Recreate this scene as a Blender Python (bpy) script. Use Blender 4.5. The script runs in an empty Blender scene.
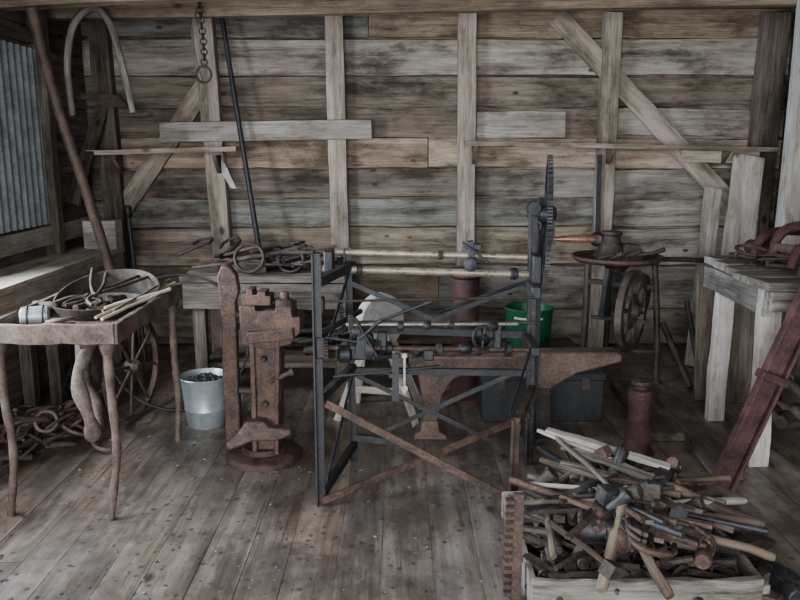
import bpy, bmesh, math, random
from mathutils import Vector, Matrix, Euler
random.seed(11)
V=Vector
def U(a,b): return random.uniform(a,b)
pi=math.pi
COL=bpy.context.scene.collection

# ------------------------------------------------------------ geometry kit
def nb():
    bm=bmesh.new(); bm.verts.layers.float_vector.new('grain'); return bm
def sweep(bm,rings,grains,closed=False,caps=True):
    lay=bm.verts.layers.float_vector['grain']
    o=V((U(0,9),U(0,9),U(0,9)))
    vs=[]
    for rg,gr in zip(rings,grains):
        row=[]
        for p,g in zip(rg,gr):
            v=bm.verts.new(p); v[lay]=V(g)+o; row.append(v)
        vs.append(row)
    n=len(vs); m=len(vs[0])
    for i in range(n if closed else n-1):
        a=vs[i]; b=vs[(i+1)%n]
        for k in range(m):
            try: bm.faces.new((a[k],a[(k+1)%m],b[(k+1)%m],b[k]))
            except ValueError: pass
    if caps and not closed:
        bm.faces.new(list(reversed(vs[0]))); bm.faces.new(vs[-1])
def frame(d,up=(0,0,1)):
    d=V(d).normalized(); up=V(up)
    s=d.cross(up)
    if s.length<1e-3: s=d.cross(V((0,1,0)))
    if s.length<1e-3: s=d.cross(V((1,0,0)))
    s.normalize(); return d,s,s.cross(d).normalized()
def beam(bm,p0,p1,w,h,up=(0,0,1),n=1,j=0.0,w1=None,h1=None):
    p0=V(p0);p1=V(p1); d,s,u=frame(p1-p0,up); L=(p1-p0).length
    w1=w if w1 is None else w1; h1=h if h1 is None else h1
    rings=[];gr=[]
    for i in range(n+1):
        t=i/n; c=p0.lerp(p1,t); ww=(w+(w1-w)*t)/2; hh=(h+(h1-h)*t)/2
        r=[];g=[]
        for a,b in ((-1,-1),(1,-1),(1,1),(-1,1)):
            da=a*ww+U(-j,j); db=b*hh+U(-j,j)
            r.append(c+s*da+u*db); g.append((da,db,t*L))
        rings.append(r);gr.append(g)
    sweep(bm,rings,gr)
def box(bm,c,size,j=0.0,n=1):
    c=V(c); sx,sy,sz=size
    if sx>=sy and sx>=sz: beam(bm,c-V((sx/2,0,0)),c+V((sx/2,0,0)),sy,sz,n=n,j=j)
    elif sy>=sz: beam(bm,c-V((0,sy/2,0)),c+V((0,sy/2,0)),sx,sz,n=n,j=j)
    else: beam(bm,c-V((0,0,sz/2)),c+V((0,0,sz/2)),sx,sy,up=(0,1,0),n=n,j=j)
def tube(bm,pts,r,seg=8,closed=False,flat=1.0,caps=True,ph=0):
    pts=[V(p) for p in pts]; n=len(pts)
    if not hasattr(r,'__len__'): r=[r]*n
    rings=[];gr=[];L=0;s=None
    for i,p in enumerate(pts):
        if closed: d=pts[(i+1)%n]-pts[i-1]
        elif i==0: d=pts[1]-p
        elif i==n-1: d=p-pts[-2]
        else: d=pts[i+1]-pts[i-1]
        d.normalize()
        if s is None: d,s,u=frame(d)
        else:
            s=(s-d*s.dot(d)); 
            if s.length<1e-4: d,s,u=frame(d)
            s.normalize(); u=s.cross(d).normalized()
        if i: L+=(p-pts[i-1]).length
        rg=[];g=[]
        for k in range(seg):
            a=2*pi*k/seg+ph
            ca,sa=math.cos(a)*r[i],math.sin(a)*r[i]*flat
            rg.append(p+s*ca+u*sa); g.append((ca,sa,L))
        rings.append(rg);gr.append(g)
    sweep(bm,rings,gr,closed,caps)
def cyl(bm,p0,p1,r,r1=None,seg=12): tube(bm,[p0,p1],[r,r if r1 is None else r1],seg)
def bez(pts,n=8):
    pts=[V(p) for p in pts]; out=[]
    P=[pts[0]*2-pts[1]]+pts+[pts[-1]*2-pts[-2]]
    for i in range(1,len(P)-2):
        a,b,c,d=P[i-1],P[i],P[i+1],P[i+2]
        for k in range(n):
            t=k/n
            out.append(0.5*((2*b)+(c-a)*t+(2*a-5*b+4*c-d)*t*t+(3*b-a-3*c+d)*t**3))
    out.append(pts[-1]); return out
def ring(bm,c,nrm,R,r,seg=32,rs=8,a0=0,a1=None,flat=1.0):
    d,s,u=frame(nrm); c=V(c)
    if a1 is None:
        tube(bm,[c+s*R*math.cos(2*pi*i/seg)+u*R*math.sin(2*pi*i/seg) for i in range(seg)],r,rs,closed=True,flat=flat)
    else:
        tube(bm,[c+s*R*math.cos(a0+(a1-a0)*i/seg)+u*R*math.sin(a0+(a1-a0)*i/seg) for i in range(seg+1)],r,rs,flat=flat)
def lathe(bm,c,axis,prof,seg=24,closed=False):
    d,s,u=frame(axis); c=V(c); rings=[];gr=[]
    for r,h in prof:
        r=max(r,1e-4)
        rings.append([c+d*h+s*r*math.cos(2*pi*k/seg)+u*r*math.sin(2*pi*k/seg) for k in range(seg)])
        gr.append([(r*math.cos(2*pi*k/seg),r*math.sin(2*pi*k/seg),h) for k in range(seg)])
    sweep(bm,rings,gr,closed=closed)
def prism(bm,poly,o,ax,ay,dep):
    o=V(o);ax=V(ax);ay=V(ay);dep=V(dep)
    a=[o+ax*x+ay*y for x,y in poly]; b=[p+dep for p in a]
    sweep(bm,[a,b],[[(y,0,x) for x,y in poly],[(y,.1,x) for x,y in poly]])
def gearw(bm,c,nrm,R,t,teeth,dep):
    d,s,u=frame(nrm); c=V(c)
    def rr(sgn):
        out=[]
        for i in range(teeth*4):
            a=2*pi*i/(teeth*4); r=R if i%4 in(0,1) else R-dep
            out.append(c+d*sgn*t/2+s*r*math.cos(a)+u*r*math.sin(a))
        return out
    ri=R-dep*2.6
    def ir(sgn):
        return [c+d*sgn*t/2+s*ri*math.cos(2*pi*i/(teeth*4))+u*ri*math.sin(2*pi*i/(teeth*4)) for i in range(teeth*4)]
    rs=[rr(-1),rr(1),ir(1),ir(-1)]
    sweep(bm,rs,[[tuple(p-c) for p in r] for r in rs],closed=True)
def spoked(bm,c,nrm,R,rim,spokes,hub,sr,rimw=None,seg=36):
    d,s,u=frame(nrm); c=V(c); w=rimw or rim
    lathe(bm,c,nrm,[(R,-w),(R,w),(R-rim*1.6,w),(R-rim*1.6,-w)],seg,closed=True)
    lathe(bm,c,nrm,[(hub*.6,-hub*1.1),(hub,-hub*.6),(hub,hub*.6),(hub*.6,hub*1.1)],14)
    for i in range(spokes):
        a=2*pi*i/spokes+.2; q=s*math.cos(a)+u*math.sin(a)
        cyl(bm,c+q*hub*.7,c+q*(R-rim),sr,sr*.8,8)
def lump(bm,c,r,j=.25,sc=(1,1,1)):
    lay=bm.verts.layers.float_vector['grain']
    res=bmesh.ops.create_icosphere(bm,subdivisions=1,radius=r)
    for v in res['verts']:
        v.co=V((v.co.x*sc[0],v.co.y*sc[1],v.co.z*sc[2]))*(1+U(-j,j)); v.co+=V(c); v[lay]=v.co

# ------------------------------------------------------------ objects kit
def fin(bm,name,mat,parent=None,off=(0,0,0),bevel=0,ang=50):
    bmesh.ops.recalc_face_normals(bm,faces=bm.faces[:])
    off=V(off)
    for v in bm.verts: v.co-=off
    me=bpy.data.meshes.new(name); bm.to_mesh(me); bm.free()
    me.shade_smooth(); me.set_sharp_from_angle(angle=math.radians(ang))
    me.materials.append(mat)
    ob=bpy.data.objects.new(name,me); COL.objects.link(ob)
    if parent: ob.parent=parent
    else: ob.location=off
    if bevel:
        m=ob.modifiers.new('Bevel','BEVEL'); m.width=bevel; m.segments=2; m.limit_method='ANGLE'; m.angle_limit=math.radians(60)
    return ob
def tag(ob,label,cat,group=None):
    ob['label']=label; ob['category']=cat
    if group: ob['group']=group
    return ob
def solo(bm,name,mat,label,cat,off,bevel=0,group=None):
    return tag(fin(bm,name,mat,None,off,bevel),label,cat,group)
def struct(bm,name,mat,off=(0,0,0),bevel=0):
    o=fin(bm,name,mat,None,off,bevel); o['kind']='structure'; return o
class Thing:
    def __init__(s,name,label,cat,base=(0,0,0),rot=None,group=None):
        s.e=bpy.data.objects.new(name,None); s.e.empty_display_size=.1; COL.objects.link(s.e)
        s.e.location=base
        s.world=rot is None
        if rot is not None: s.e.rotation_euler=rot
        tag(s.e,label,cat,group); s.base=V(base)
    def part(s,bm,name,mat,bevel=0,label=None,parent=None):
        o=fin(bm,name,mat,parent or s.e,s.base if s.world else (0,0,0),bevel)
        if label:o['label']=label
        return o
def orient(p0,p1,roll=0):
    d=(V(p1)-V(p0)).normalized()
    q=d.to_track_quat('X','Z'); m=q.to_matrix()@Matrix.Rotation(roll,3,'X')
    return m.to_euler()

# ------------------------------------------------------------ materials
def mk(name):
    m=bpy.data.materials.new(name); m.use_nodes=True; nt=m.node_tree; nt.nodes.clear()
    out=nt.nodes.new('ShaderNodeOutputMaterial'); b=nt.nodes.new('ShaderNodeBsdfPrincipled')
    nt.links.new(b.outputs[0],out.inputs[0]); return m,nt,b
def nd(nt,t,**k):
    n=nt.nodes.new(t)
    for a,v in k.items(): setattr(n,a,v)
    return n
def ramp(nt,stops):
    r=nd(nt,'ShaderNodeValToRGB'); e=r.color_ramp.elements
    while len(e)<len(stops): e.new(.5)
    for x,(p,c) in zip(e,stops): x.position=p; x.color=(*c,1) if len(c)==3 else c
    return r
def vmul(nt,src,vec):
    m=nd(nt,'ShaderNodeVectorMath',operation='MULTIPLY'); nt.links.new(src,m.inputs[0]); m.inputs[1].default_value=vec; return m.outputs[0]
def noise(nt,src,scale,detail=6,rough=.6,dist=0):
    n=nd(nt,'ShaderNodeTexNoise'); nt.links.new(src,n.inputs['Vector']); n.inputs['Scale'].default_value=scale
    n.inputs['Detail'].default_value=detail; n.inputs['Roughness'].default_value=rough; n.inputs['Distortion'].default_value=dist
    return n.outputs['Fac']
def mix(nt,fac,a,b,mode='MIX'):
    m=nd(nt,'ShaderNodeMix',data_type='RGBA',blend_type=mode)
    for s,v in ((m.inputs[0],fac),(m.inputs[6],a),(m.inputs[7],b)):
        if isinstance(v,(int,float)): s.default_value=v
        elif isinstance(v,tuple): s.default_value=(*v,1)
        else: nt.links.new(v,s)
    return m.outputs[2]
def mrange(nt,src,a,b,c,d):
    m=nd(nt,'ShaderNodeMapRange'); nt.links.new(src,m.inputs[0])
    for i,v in enumerate((a,b,c,d)): m.inputs[i+1].default_value=v
    return m.outputs[0]
def wood(name,dark,mid,light,rough=.85,var=(.65,1.2),stain=.6,knots=.13,bump=.5,specks=0,spec=.3,blotch=.36,gw=.5,tn=((1.07,.98,.88),(.97,1.0,1.03))):
    m,nt,b=mk(name); L=nt.links
    at=nd(nt,'ShaderNodeAttribute',attribute_name='grain').outputs['Vector']
    rnd=nd(nt,'ShaderNodeNewGeometry').outputs['Random Per Island']
    grain=noise(nt,vmul(nt,at,(120,120,4.5)),1,4,.6,.1)
    broad=noise(nt,vmul(nt,at,(17,17,.9)),1,6,.62,.3)
    st=noise(nt,vmul(nt,at,(4.2,4.2,1.5)),1,8,.7,.2)
    blot=noise(nt,vmul(nt,at,(11,11,4)),1,6,.7,0)
    m1=nd(nt,'ShaderNodeMath',operation='MULTIPLY'); L.new(grain,m1.inputs[0]); m1.inputs[1].default_value=gw
    hf=nd(nt,'ShaderNodeMath',operation='MULTIPLY_ADD'); L.new(broad,hf.inputs[0]); hf.inputs[1].default_value=1-gw; L.new(m1.outputs[0],hf.inputs[2])
    c=ramp(nt,[(.34,dark),(.47,mid),(.64,light)]); L.new(hf.outputs[0],c.inputs[0]); col=c.outputs[0]
    sr=ramp(nt,[(.38,(1-stain,(1-stain)*.93,(1-stain)*.85)),(.48,(.88,.86,.83)),(.62,(1.22,1.22,1.22))]); L.new(st,sr.inputs[0])
    col=mix(nt,1.0,col,sr.outputs[0],'MULTIPLY')
    br=ramp(nt,[(.34,(1-blotch,(1-blotch)*.97,(1-blotch)*.93)),(.46,(1,1,1))]); L.new(blot,br.inputs[0]); col=mix(nt,1.0,col,br.outputs[0],'MULTIPLY')
    vr=mrange(nt,rnd,0,1,var[0],var[1]); cb=nd(nt,'ShaderNodeCombineColor')
    for i in range(3): L.new(vr,cb.inputs[i])
    col=mix(nt,1.0,col,cb.outputs[0],'MULTIPLY')
    wn=nd(nt,'ShaderNodeTexWhiteNoise',noise_dimensions='1D'); L.new(rnd,wn.inputs['W'])
    tint=mix(nt,wn.outputs['Value'],tn[0],tn[1]); col=mix(nt,1.0,col,tint,'MULTIPLY')
    if knots:
        vo=nd(nt,'ShaderNodeTexVoronoi'); L.new(vmul(nt,at,(4.5,4.5,2.6)),vo.inputs['Vector']); vo.inputs['Scale'].default_value=1
        kf=mrange(nt,vo.outputs['Distance'],knots*.4,knots,.95,0)
        col=mix(nt,kf,col,tuple(x*.4 for x in dark))
    if specks:
        tc=nd(nt,'ShaderNodeTexCoord').outputs['Object']
        v2=nd(nt,'ShaderNodeTexVoronoi'); L.new(tc,v2.inputs['Vector']); v2.inputs['Scale'].default_value=26
        sf=mrange(nt,v2.outputs['Distance'],.05,.15,specks,0)
        sel=mrange(nt,noise(nt,tc,1.9,4),.48,.56,0,1)
        mm=nd(nt,'ShaderNodeMath',operation='MULTIPLY'); L.new(sf,mm.inputs[0]); L.new(sel,mm.inputs[1])
        col=mix(nt,mm.outputs[0],col,(.26,.26,.265))
        v3=nd(nt,'ShaderNodeTexVoronoi'); L.new(tc,v3.inputs['Vector']); v3.inputs['Scale'].default_value=15
        col=mix(nt,mrange(nt,v3.outputs['Distance'],.08,.24,.8,0),col,(.02,.017,.016))
        dk=mrange(nt,noise(nt,tc,1.5,10,.78,.3),.45,.60,0,.75)
        col=mix(nt,dk,col,(.038,.03,.026))
        rr=mrange(nt,noise(nt,tc,3,6,.7),.35,.65,rough-.15,rough+.2); L.new(rr,b.inputs['Roughness'])
    else: b.inputs['Roughness'].default_value=rough
    L.new(col,b.inputs['Base Color']); b.inputs['Specular IOR Level'].default_value=spec
    bp=nd(nt,'ShaderNodeBump'); bp.inputs['Strength'].default_value=bump; bp.inputs['Distance'].default_value=.004
    L.new(hf.outputs[0],bp.inputs['Height']); L.new(bp.outputs[0],b.inputs['Normal'])
    return m
def metal(name,c1,c2,c3,metallic=.4,rough=.7,scale=9,bump=.35,lim=(.38,.5,.64)):
    m,nt,b=mk(name); L=nt.links
    tc=nd(nt,'ShaderNodeTexCoord').outputs['Object']
    oi=nd(nt,'ShaderNodeObjectInfo').outputs['Random']
    ad=nd(nt,'ShaderNodeVectorMath',operation='ADD'); L.new(tc,ad.inputs[0])
    sc=nd(nt,'ShaderNodeMath',operation='MULTIPLY'); L.new(oi,sc.inputs[0]); sc.inputs[1].default_value=30; L.new(sc.outputs[0],ad.inputs[1])
    n1=noise(nt,ad.outputs[0],scale,8,.7); n2=noise(nt,ad.outputs[0],scale*9,4,.6)
    a=nd(nt,'ShaderNodeMath',operation='MULTIPLY_ADD'); L.new(n2,a.inputs[0]); a.inputs[1].default_value=.35
    s=nd(nt,'ShaderNodeMath',operation='MULTIPLY_ADD'); L.new(n1,s.inputs[0]); s.inputs[1].default_value=.65; L.new(s.outputs[0],a.inputs[2]); s.inputs[2].default_value=0
    c=ramp(nt,[(lim[0],c1),(lim[1],c2),(lim[2],c3)]); L.new(a.outputs[0],c.inputs[0])
    vr=mrange(nt,oi,0,1,.75,1.2); cb=nd(nt,'ShaderNodeCombineColor')
    for i in range(3): L.new(vr,cb.inputs[i])
    L.new(mix(nt,1.0,c.outputs[0],cb.outputs[0],'MULTIPLY'),b.inputs['Base Color'])
    b.inputs['Metallic'].default_value=metallic
    L.new(mrange(nt,n1,.3,.7,rough-.15,rough+.15),b.inputs['Roughness'])
    bp=nd(nt,'ShaderNodeBump'); bp.inputs['Strength'].default_value=bump; bp.inputs['Distance'].default_value=.004
    L.new(a.outputs[0],bp.inputs['Height']); L.new(bp.outputs[0],b.inputs['Normal'])
    return m

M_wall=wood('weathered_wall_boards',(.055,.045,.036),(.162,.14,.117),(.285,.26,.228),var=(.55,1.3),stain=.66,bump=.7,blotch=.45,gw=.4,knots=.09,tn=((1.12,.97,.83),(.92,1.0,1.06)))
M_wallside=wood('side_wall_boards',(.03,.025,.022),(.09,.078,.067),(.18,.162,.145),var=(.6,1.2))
M_stud=wood('stud_timber',(.09,.076,.062),(.215,.193,.167),(.36,.335,.30),var=(.8,1.15),stain=.5,gw=.4)
M_joist=wood('brown_overhead_timber',(.06,.046,.034),(.15,.12,.09),(.26,.22,.175),var=(.8,1.15),stain=.5,gw=.4)
M_dkstud=wood('dark_timber',(.022,.018,.014),(.065,.054,.044),(.14,.12,.10))
M_grey=wood('grey_board',(.13,.122,.115),(.28,.27,.258),(.42,.41,.395),var=(.8,1.15),stain=.4)
M_rough=wood('rough_grey_crate',(.06,.055,.05),(.155,.147,.138),(.28,.27,.258),var=(.7,1.15),stain=.55)
M_drk=wood('dark_bench_wood',(.04,.035,.03),(.10,.09,.08),(.19,.175,.16),var=(.7,1.15),stain=.55)  # dark wood tone of the back workbench top and apron
M_pale=wood('pale_painted_wood',(.2,.2,.2),(.37,.37,.37),(.5,.5,.505),var=(.85,1.1),stain=.45,knots=0)
M_floor=wood('worn_floor_planks',(.068,.054,.045),(.138,.116,.1),(.22,.19,.17),rough=.38,var=(.82,1.12),stain=.5,specks=.75,bump=.4,spec=.6,gw=.35)
M_handle=wood('handle_wood',(.055,.043,.034),(.125,.1,.08),(.225,.19,.155),var=(.55,1.1),knots=0,stain=.4)
M_stick=wood('pale_stick',(.26,.21,.15),(.4,.34,.27),(.54,.48,.4),knots=0,stain=.2)
M_branch=wood('branch_wood',(.035,.026,.02),(.08,.061,.048),(.15,.118,.095),knots=0,stain=.4)
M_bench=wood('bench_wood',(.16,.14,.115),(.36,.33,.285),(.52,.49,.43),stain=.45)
M_rust=metal('rust_iron',(.02,.015,.013),(.07,.043,.032),(.15,.096,.071))
M_rustd=metal('dark_rust_iron',(.013,.012,.011),(.042,.032,.027),(.1,.075,.06))
M_rustr=metal('red_rust_steel',(.024,.012,.012),(.064,.027,.027),(.12,.057,.052))
M_tan=metal('tan_rust_iron',(.04,.029,.023),(.105,.075,.06),(.19,.145,.118))
M_anvil=metal('brown_rust_anvil',(.042,.028,.022),(.125,.084,.063),(.21,.15,.117),scale=6)
M_vise=metal('cast_iron_brown',(.016,.012,.011),(.066,.040,.030),(.145,.09,.066),scale=11,bump=.9)
M_black=metal('black_iron',(.010,.011,.012),(.027,.028,.031),(.085,.074,.067),lim=(.4,.53,.68),rough=.55)
M_steel=metal('worn_steel',(.08,.07,.06),(.26,.245,.225),(.44,.43,.41),metallic=.7,rough=.45,scale=14)
M_brass=metal('yellowed_shaft',(.09,.07,.05),(.25,.215,.16),(.38,.34,.27),metallic=.35,rough=.45,scale=12)
M_copper=metal('copper_handle',(.12,.05,.035),(.26,.115,.075),(.45,.25,.18),metallic=.5,rough=.4)
M_galv=metal('galvanised',(.27,.31,.33),(.33,.38,.4),(.41,.46,.48),metallic=.5,rough=.4,scale=6,bump=.08)
M_corr=metal('corrugated_tin',(.15,.17,.18),(.27,.30,.315),(.38,.415,.435),metallic=.25,rough=.55,scale=5,bump=.15)
M_green=metal('green_enamel',(.003,.038,.018),(.006,.08,.036),(.014,.12,.06),metallic=0,rough=.45,scale=7,bump=.05)
M_white=metal('white_print',(.4,.48,.44),(.5,.56,.52),(.6,.64,.62),metallic=0,rough=.6,bump=.05)
M_leather=metal('old_leather',(.035,.025,.02),(.095,.07,.055),(.19,.15,.12),metallic=0,rough=.65,scale=7,bump=.8)
M_stone=metal('grindstone',(.3,.29,.27),(.45,.435,.41),(.58,.57,.55),metallic=0,rough=.9,scale=20)
M_coal=metal('coal',(.008,.008,.01),(.02,.02,.024),(.05,.05,.055),metallic=0,rough=.5,scale=30)
M_chest=metal('dark_painted_case',(.007,.008,.009),(.012,.014,.016),(.025,.028,.03),metallic=0,rough=.75,scale=6)
M_cloth=metal('pale_rag',(.3,.29,.28),(.42,.41,.4),(.55,.55,.54),metallic=0,rough=.9)
M_dirt=metal('floor_dirt',(.012,.011,.01),(.04,.036,.033),(.2,.19,.185),metallic=0,rough=.9,scale=3)

# ------------------------------------------------------------ room shell
WX0,WX1,WY,HZ=-2.46,3.02,6.15,2.85
bm=nb(); x=WX0-.1
while x<WX1+.1:
    w=U(.14,.22); y=-1.6
    while y<WY+.1:
        ln=U(2.5,4.5); y1=min(y+ln,WY+.12)
        beam(bm,(x+w/2,y+.001,-.025+U(-.001,.001)),(x+w/2,y1-.001,-.025+U(-.001,.001)),w-U(.001,.005),.05,n=7,j=.0009)
        y=y1
    x+=w
box(bm,((WX0+WX1)/2,2.3,-.036),(6.0,8.4,.06))
struct(bm,'floor',M_floor)
bm=nb(); z=0.0
while z<HZ:
    h=U(.22,.36); xs=[WX0-.02,U(-.5,.55) if U(0,1)<.5 else 1.62,WX1+.02]
    if U(0,1)<.5: xs=[WX0-.02,WX1+.02]
    for a,b in zip(xs,xs[1:]):
        t=U(-.014,.014)
        beam(bm,(a+.003,WY+.02+U(-.007,.007),z+h/2+t),(b-.003,WY+.02+U(-.007,.007),z+h/2-t),.028,h-U(.010,.036),n=16,j=.006)
    z+=h
z=-.1
while z<HZ:
    box(bm,((WX0+WX1)/2,WY+.105,z+.125),(WX1-WX0+.4,.025,.262)); z+=.26
struct(bm,'wall_back',M_wall,(0,WY,0),.002)
bm=nb(); z=0
wy0,wy1,wz0,wz1=2.2,4.0,1.0,2.1
while z<HZ:
    h=.2375
    segs=[(-1.6,WY+.04)]
    if z+h>wz0 and z<wz1: segs=[(-1.6,wy0),(wy1,WY+.04)]
    for a,b in segs:
        beam(bm,(WX0-.015,a,z+h/2),(WX0-.015,b,z+h/2),.03,h-.006,n=8,j=.002)
    z+=h
box(bm,(WX0-.045,-1.6+1.9,HZ/2),(.02,3.8,HZ)); box(bm,(WX0-.045,5.145,HZ/2),(.02,2.29,HZ))
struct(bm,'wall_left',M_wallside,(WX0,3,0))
bm=nb()
for zz in (wz0,wz1): box(bm,(WX0-.01,(wy0+wy1)/2,zz),(.1,wy1-wy0+.1,.06))
for yy in (wy0,wy1,(wy0+wy1)/2): box(bm,(WX0-.01,yy,(wz0+wz1)/2),(.08,.05,wz1-wz0))
struct(bm,'window_1',M_stud,(WX0,3.1,1.5))
bm=nb(); z=0
while z<HZ:
    h=.2375; beam(bm,(WX1+.015,-1.6,z+h/2),(WX1+.015,WY+.04,z+h/2),.03,h-.006,n=8,j=.002); z+=h
box(bm,(WX1+.045,2.345,HZ/2),(.02,7.89,HZ))
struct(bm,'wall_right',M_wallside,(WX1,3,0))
bm=nb(); y=-1.6
while y<WY: 
    box(bm,((WX0+WX1)/2,y+.12,HZ+.02),(WX1-WX0+.1,.238,.03)); y+=.24
box(bm,((WX0+WX1)/2,2.3,HZ+.05),(WX1-WX0+.2,8.0,.02))
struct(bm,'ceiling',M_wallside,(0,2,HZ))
tn=[0]
def trim(p0,p1,w,h,mat=M_stud,up=(0,1,0),j=.004):
    tn[0]+=1; bm=nb(); beam(bm,p0,p1,w,h,up=up,n=10,j=j); struct(bm,'trim_%d'%tn[0],mat,p0,.004)
SY=WY-.05
for x0,x1,w in ((-1.50,-1.40,.15),(-.505,-.47,.14),(.51,.535,.14),(1.62,1.62,.14)):
    trim((x0,SY,2.62),(x1,SY,.0),w,.09)
trim((-2.30,SY,2.62),(-2.26,SY,0),.15,.09,M_dkstud)
trim((2.86,SY,2.62),(2.83,SY,0),.2,.09,M_dkstud)
trim((WX0,SY-.02,2.68),(WX1,SY-.02,2.72),.12,.13,M_dkstud,(0,0,1))
trim((1.20,WY-.025,2.6),(2.68,WY-.025,1.15),.15,.035)
trim((-1.52,WY-.025,2.08),(-2.24,WY-.025,1.1),.15,.035)
trim((-2.3,WY-.06,1.95),(-2.42,WY-.5,1.2),.1,.05,M_dkstud)
trim((WX0+.02,5.55,2.53),(WX1-.02,5.55,2.63),.1,.10,M_joist,(0,0,1))
trim((WX0+.02,4.9,2.50),(WX1-.02,4.9,2.74),.12,.12,M_joist,(0,0,1))
trim((WX0+.05,5.3,2.8),(WX0+.05,5.3,0),.1,.09,M_dkstud)
trim((WX0+.05,4.2,2.8),(WX0+.05,4.2,0),.1,.09,M_dkstud)
trim((2.80,5.45,2.8),(2.80,5.45,0),.16,.12,M_grey)
trim((WX0+.03,4.5,1.02),(WX0+.03,6.05,1.02),.05,.13,M_grey,(0,0,1))
trim((WX0+.02,4.3,2.33),(WX0+.02,6.0,2.33),.04,.1,M_dkstud,(0,0,1))
bm=nb(); rings=[];gr=[]
for i in range(193):
    y=4.25+i*1.0/192; a=math.sin(i*2*pi/16)*.011
    rings.append([V((WX0+.045+a,y,1.1)),V((WX0+.045+a,y,2.25)),V((WX0+.042+a,y,2.25)),V((WX0+.042+a,y,1.1))]); gr.append([(0,0,0)]*4)
sweep(bm,rings,gr)
solo(bm,'corrugated_sheet',M_corr,'bluish grey corrugated tin sheet nailed to the side wall','metal sheet',(WX0,4.75,1.1))

def board(name,p0,p1,w,h,mat,label,cat='board',up=(0,0,1),bev=.003,group=None):
    bm=nb(); beam(bm,p0,p1,w,h,up=up,n=8,j=.004); return solo(bm,name,mat,label,cat,p0,bev,group)
board('plank',(-1.86,SY-.065,1.73),(-.22,SY-.065,1.755),.035,.15,M_grey,'pale grey plank nailed across the wall studs')
board('plank',(.60,WY-.015,1.79),(1.30,WY-.015,1.795),.03,.2,M_grey,'short wide grey board fixed between two wall studs')
board('plank',(2.2,SY-.065,1.555),(2.8,SY-.065,1.54),.03,.1,M_bench,'short light board nailed under the long shelf')
def shelf(p0,p1,dep,mat,label,bx):
    t=Thing('wall_shelf',label,'shelf',p0); bm=nb(); beam(bm,p0,p1,dep,.035,n=8,j=.003); t.part(bm,'board',mat,.003)
    for x in bx:
        bm=nb(); z=p0[2]-.018
        prism(bm,[(0,0),(.16,0),(.16,-.03),(.03,-.14),(0,-.14)],(x,SY-.045,z),(0,-1,0),(0,0,1),(.03,0,0)); t.part(bm,'bracket',M_dkstud)
shelf((.5,SY-.15,1.645),(2.86,SY-.15,1.60),.2,M_stud,'long thin weathered wooden shelf along the plank wall',(.56,1.61,2.5))
shelf((-2.38,SY-.15,1.575),(-1.24,SY-.15,1.605),.2,M_bench,'short light wooden shelf in the corner of the plank wall',(-2.2,-1.43))

bm=nb(); tube(bm,bez([(-2.17,4.72,2.42),(-2.12,4.83,1.9),(-1.97,4.95,1.1),(-1.80,5.1,0.0)],6),.033,10)
solo(bm,'leaning_pole',M_rust,'long reddish brown wooden pole leaning from floor to rafters','pole',(-1.80,5.1,0))
bm=nb(); cyl(bm,(-.96,5.72,0),(-1.33,5.98,2.56),.022,.018,10)
lathe(bm,(-1.33,5.98,2.56),(-.14,.1,1),[(.018,0),(.026,.01),(.026,.04),(.01,.07)],10)
lathe(bm,(-.99,5.74,.2),(-.14,.1,1),[(.022,0),(.032,.01),(.032,.06),(.022,.07)],10)
solo(bm,'leaning_rod',M_black,'long black iron rod leaning against the plank wall','rod',(-.96,5.72,0))
bm=nb(); tube(bm,bez([(-2.27,5.42,1.83),(-2.28,5.42,2.15),(-2.22,5.42,2.42),(-2.08,5.42,2.54),(-1.97,5.42,2.44),(-1.90,5.42,2.15),(-1.85,5.42,1.85)],6),[.022+.004*math.sin(i*pi/36) for i in range(37)],10)
cyl(bm,(-2.08,5.42,2.53),(-2.08,5.52,2.55),.006,.006,6)
solo(bm,'ox_bow',M_rough,'thin grey bent wooden ox bow hanging under the rafter','ox bow',(-2.07,5.42,2.54))
t=Thing('chain','rusty chain with an iron ring hanging from the rafter','chain',(-1.36,5.5,2.5))
bm=nb(); z=2.6
k=0
while z>2.17:
    ring(bm,(-1.36+.01*math.sin(z*9),5.47,z),(1,0,0) if k%2 else (0,1,0),.022,.005,12,6); z-=.034; k+=1
t.part(bm,'links',M_rustd)
bm=nb(); ring(bm,(-1.36,5.47,2.11),(.2,1,0),.055,.008,24,8); t.part(bm,'ring',M_rustd)
bm=nb(); tube(bm,bez([(-1.38,5.51,2.6),(-1.43,5.49,2.4),(-1.41,5.49,2.2),(-1.36,5.49,2.0),(-1.39,5.49,1.93)],5),.006,6)
solo(bm,'rope',M_leather,'thin frayed rope hanging beside the chain','rope',(-1.38,5.49,2.6))
bm=nb(); prism(bm,[(0,0),(.05,-.05),(.13,-.24),(.09,-.24),(.02,-.12)],(-1.42,SY-.048,1.54),(1,0,0),(0,0,1),(0,-.008,0))
solo(bm,'rag',M_cloth,'pale torn rag hanging from a nail on the stud','rag',(-1.42,SY-.048,1.54))
bm=nb(); beam(bm,(1.56,SY-.06,1.56),(1.57,SY-.07,.95),.035,.012,up=(0,1,0),n=6,j=.002); ring(bm,(1.57,SY-.07,.9),(0,1,0),.05,.011,16,8)
solo(bm,'hanging_strap',M_black,'black iron strap with ring hung on the wall stud','strap',(1.56,SY-.06,1.56))
bm=nb(); prism(bm,[(0,0),(.28,-.02),(.34,-.1),(.2,-.11),(.1,-.05),(0,-.05)],(-2.4,5.9,2.02),(1,0,0),(0,0,1),(0,.03,0))
solo(bm,'wooden_bracket',M_rust,'brown shaped wooden bracket fixed in the corner','bracket',(-2.4,5.9,2.02))
board('leaning_board',(2.46,5.56,0),(2.70,5.98,1.55),.24,.03,M_grey,'wide pale grey board leaning in the corner',up=(0,1,0))
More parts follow.
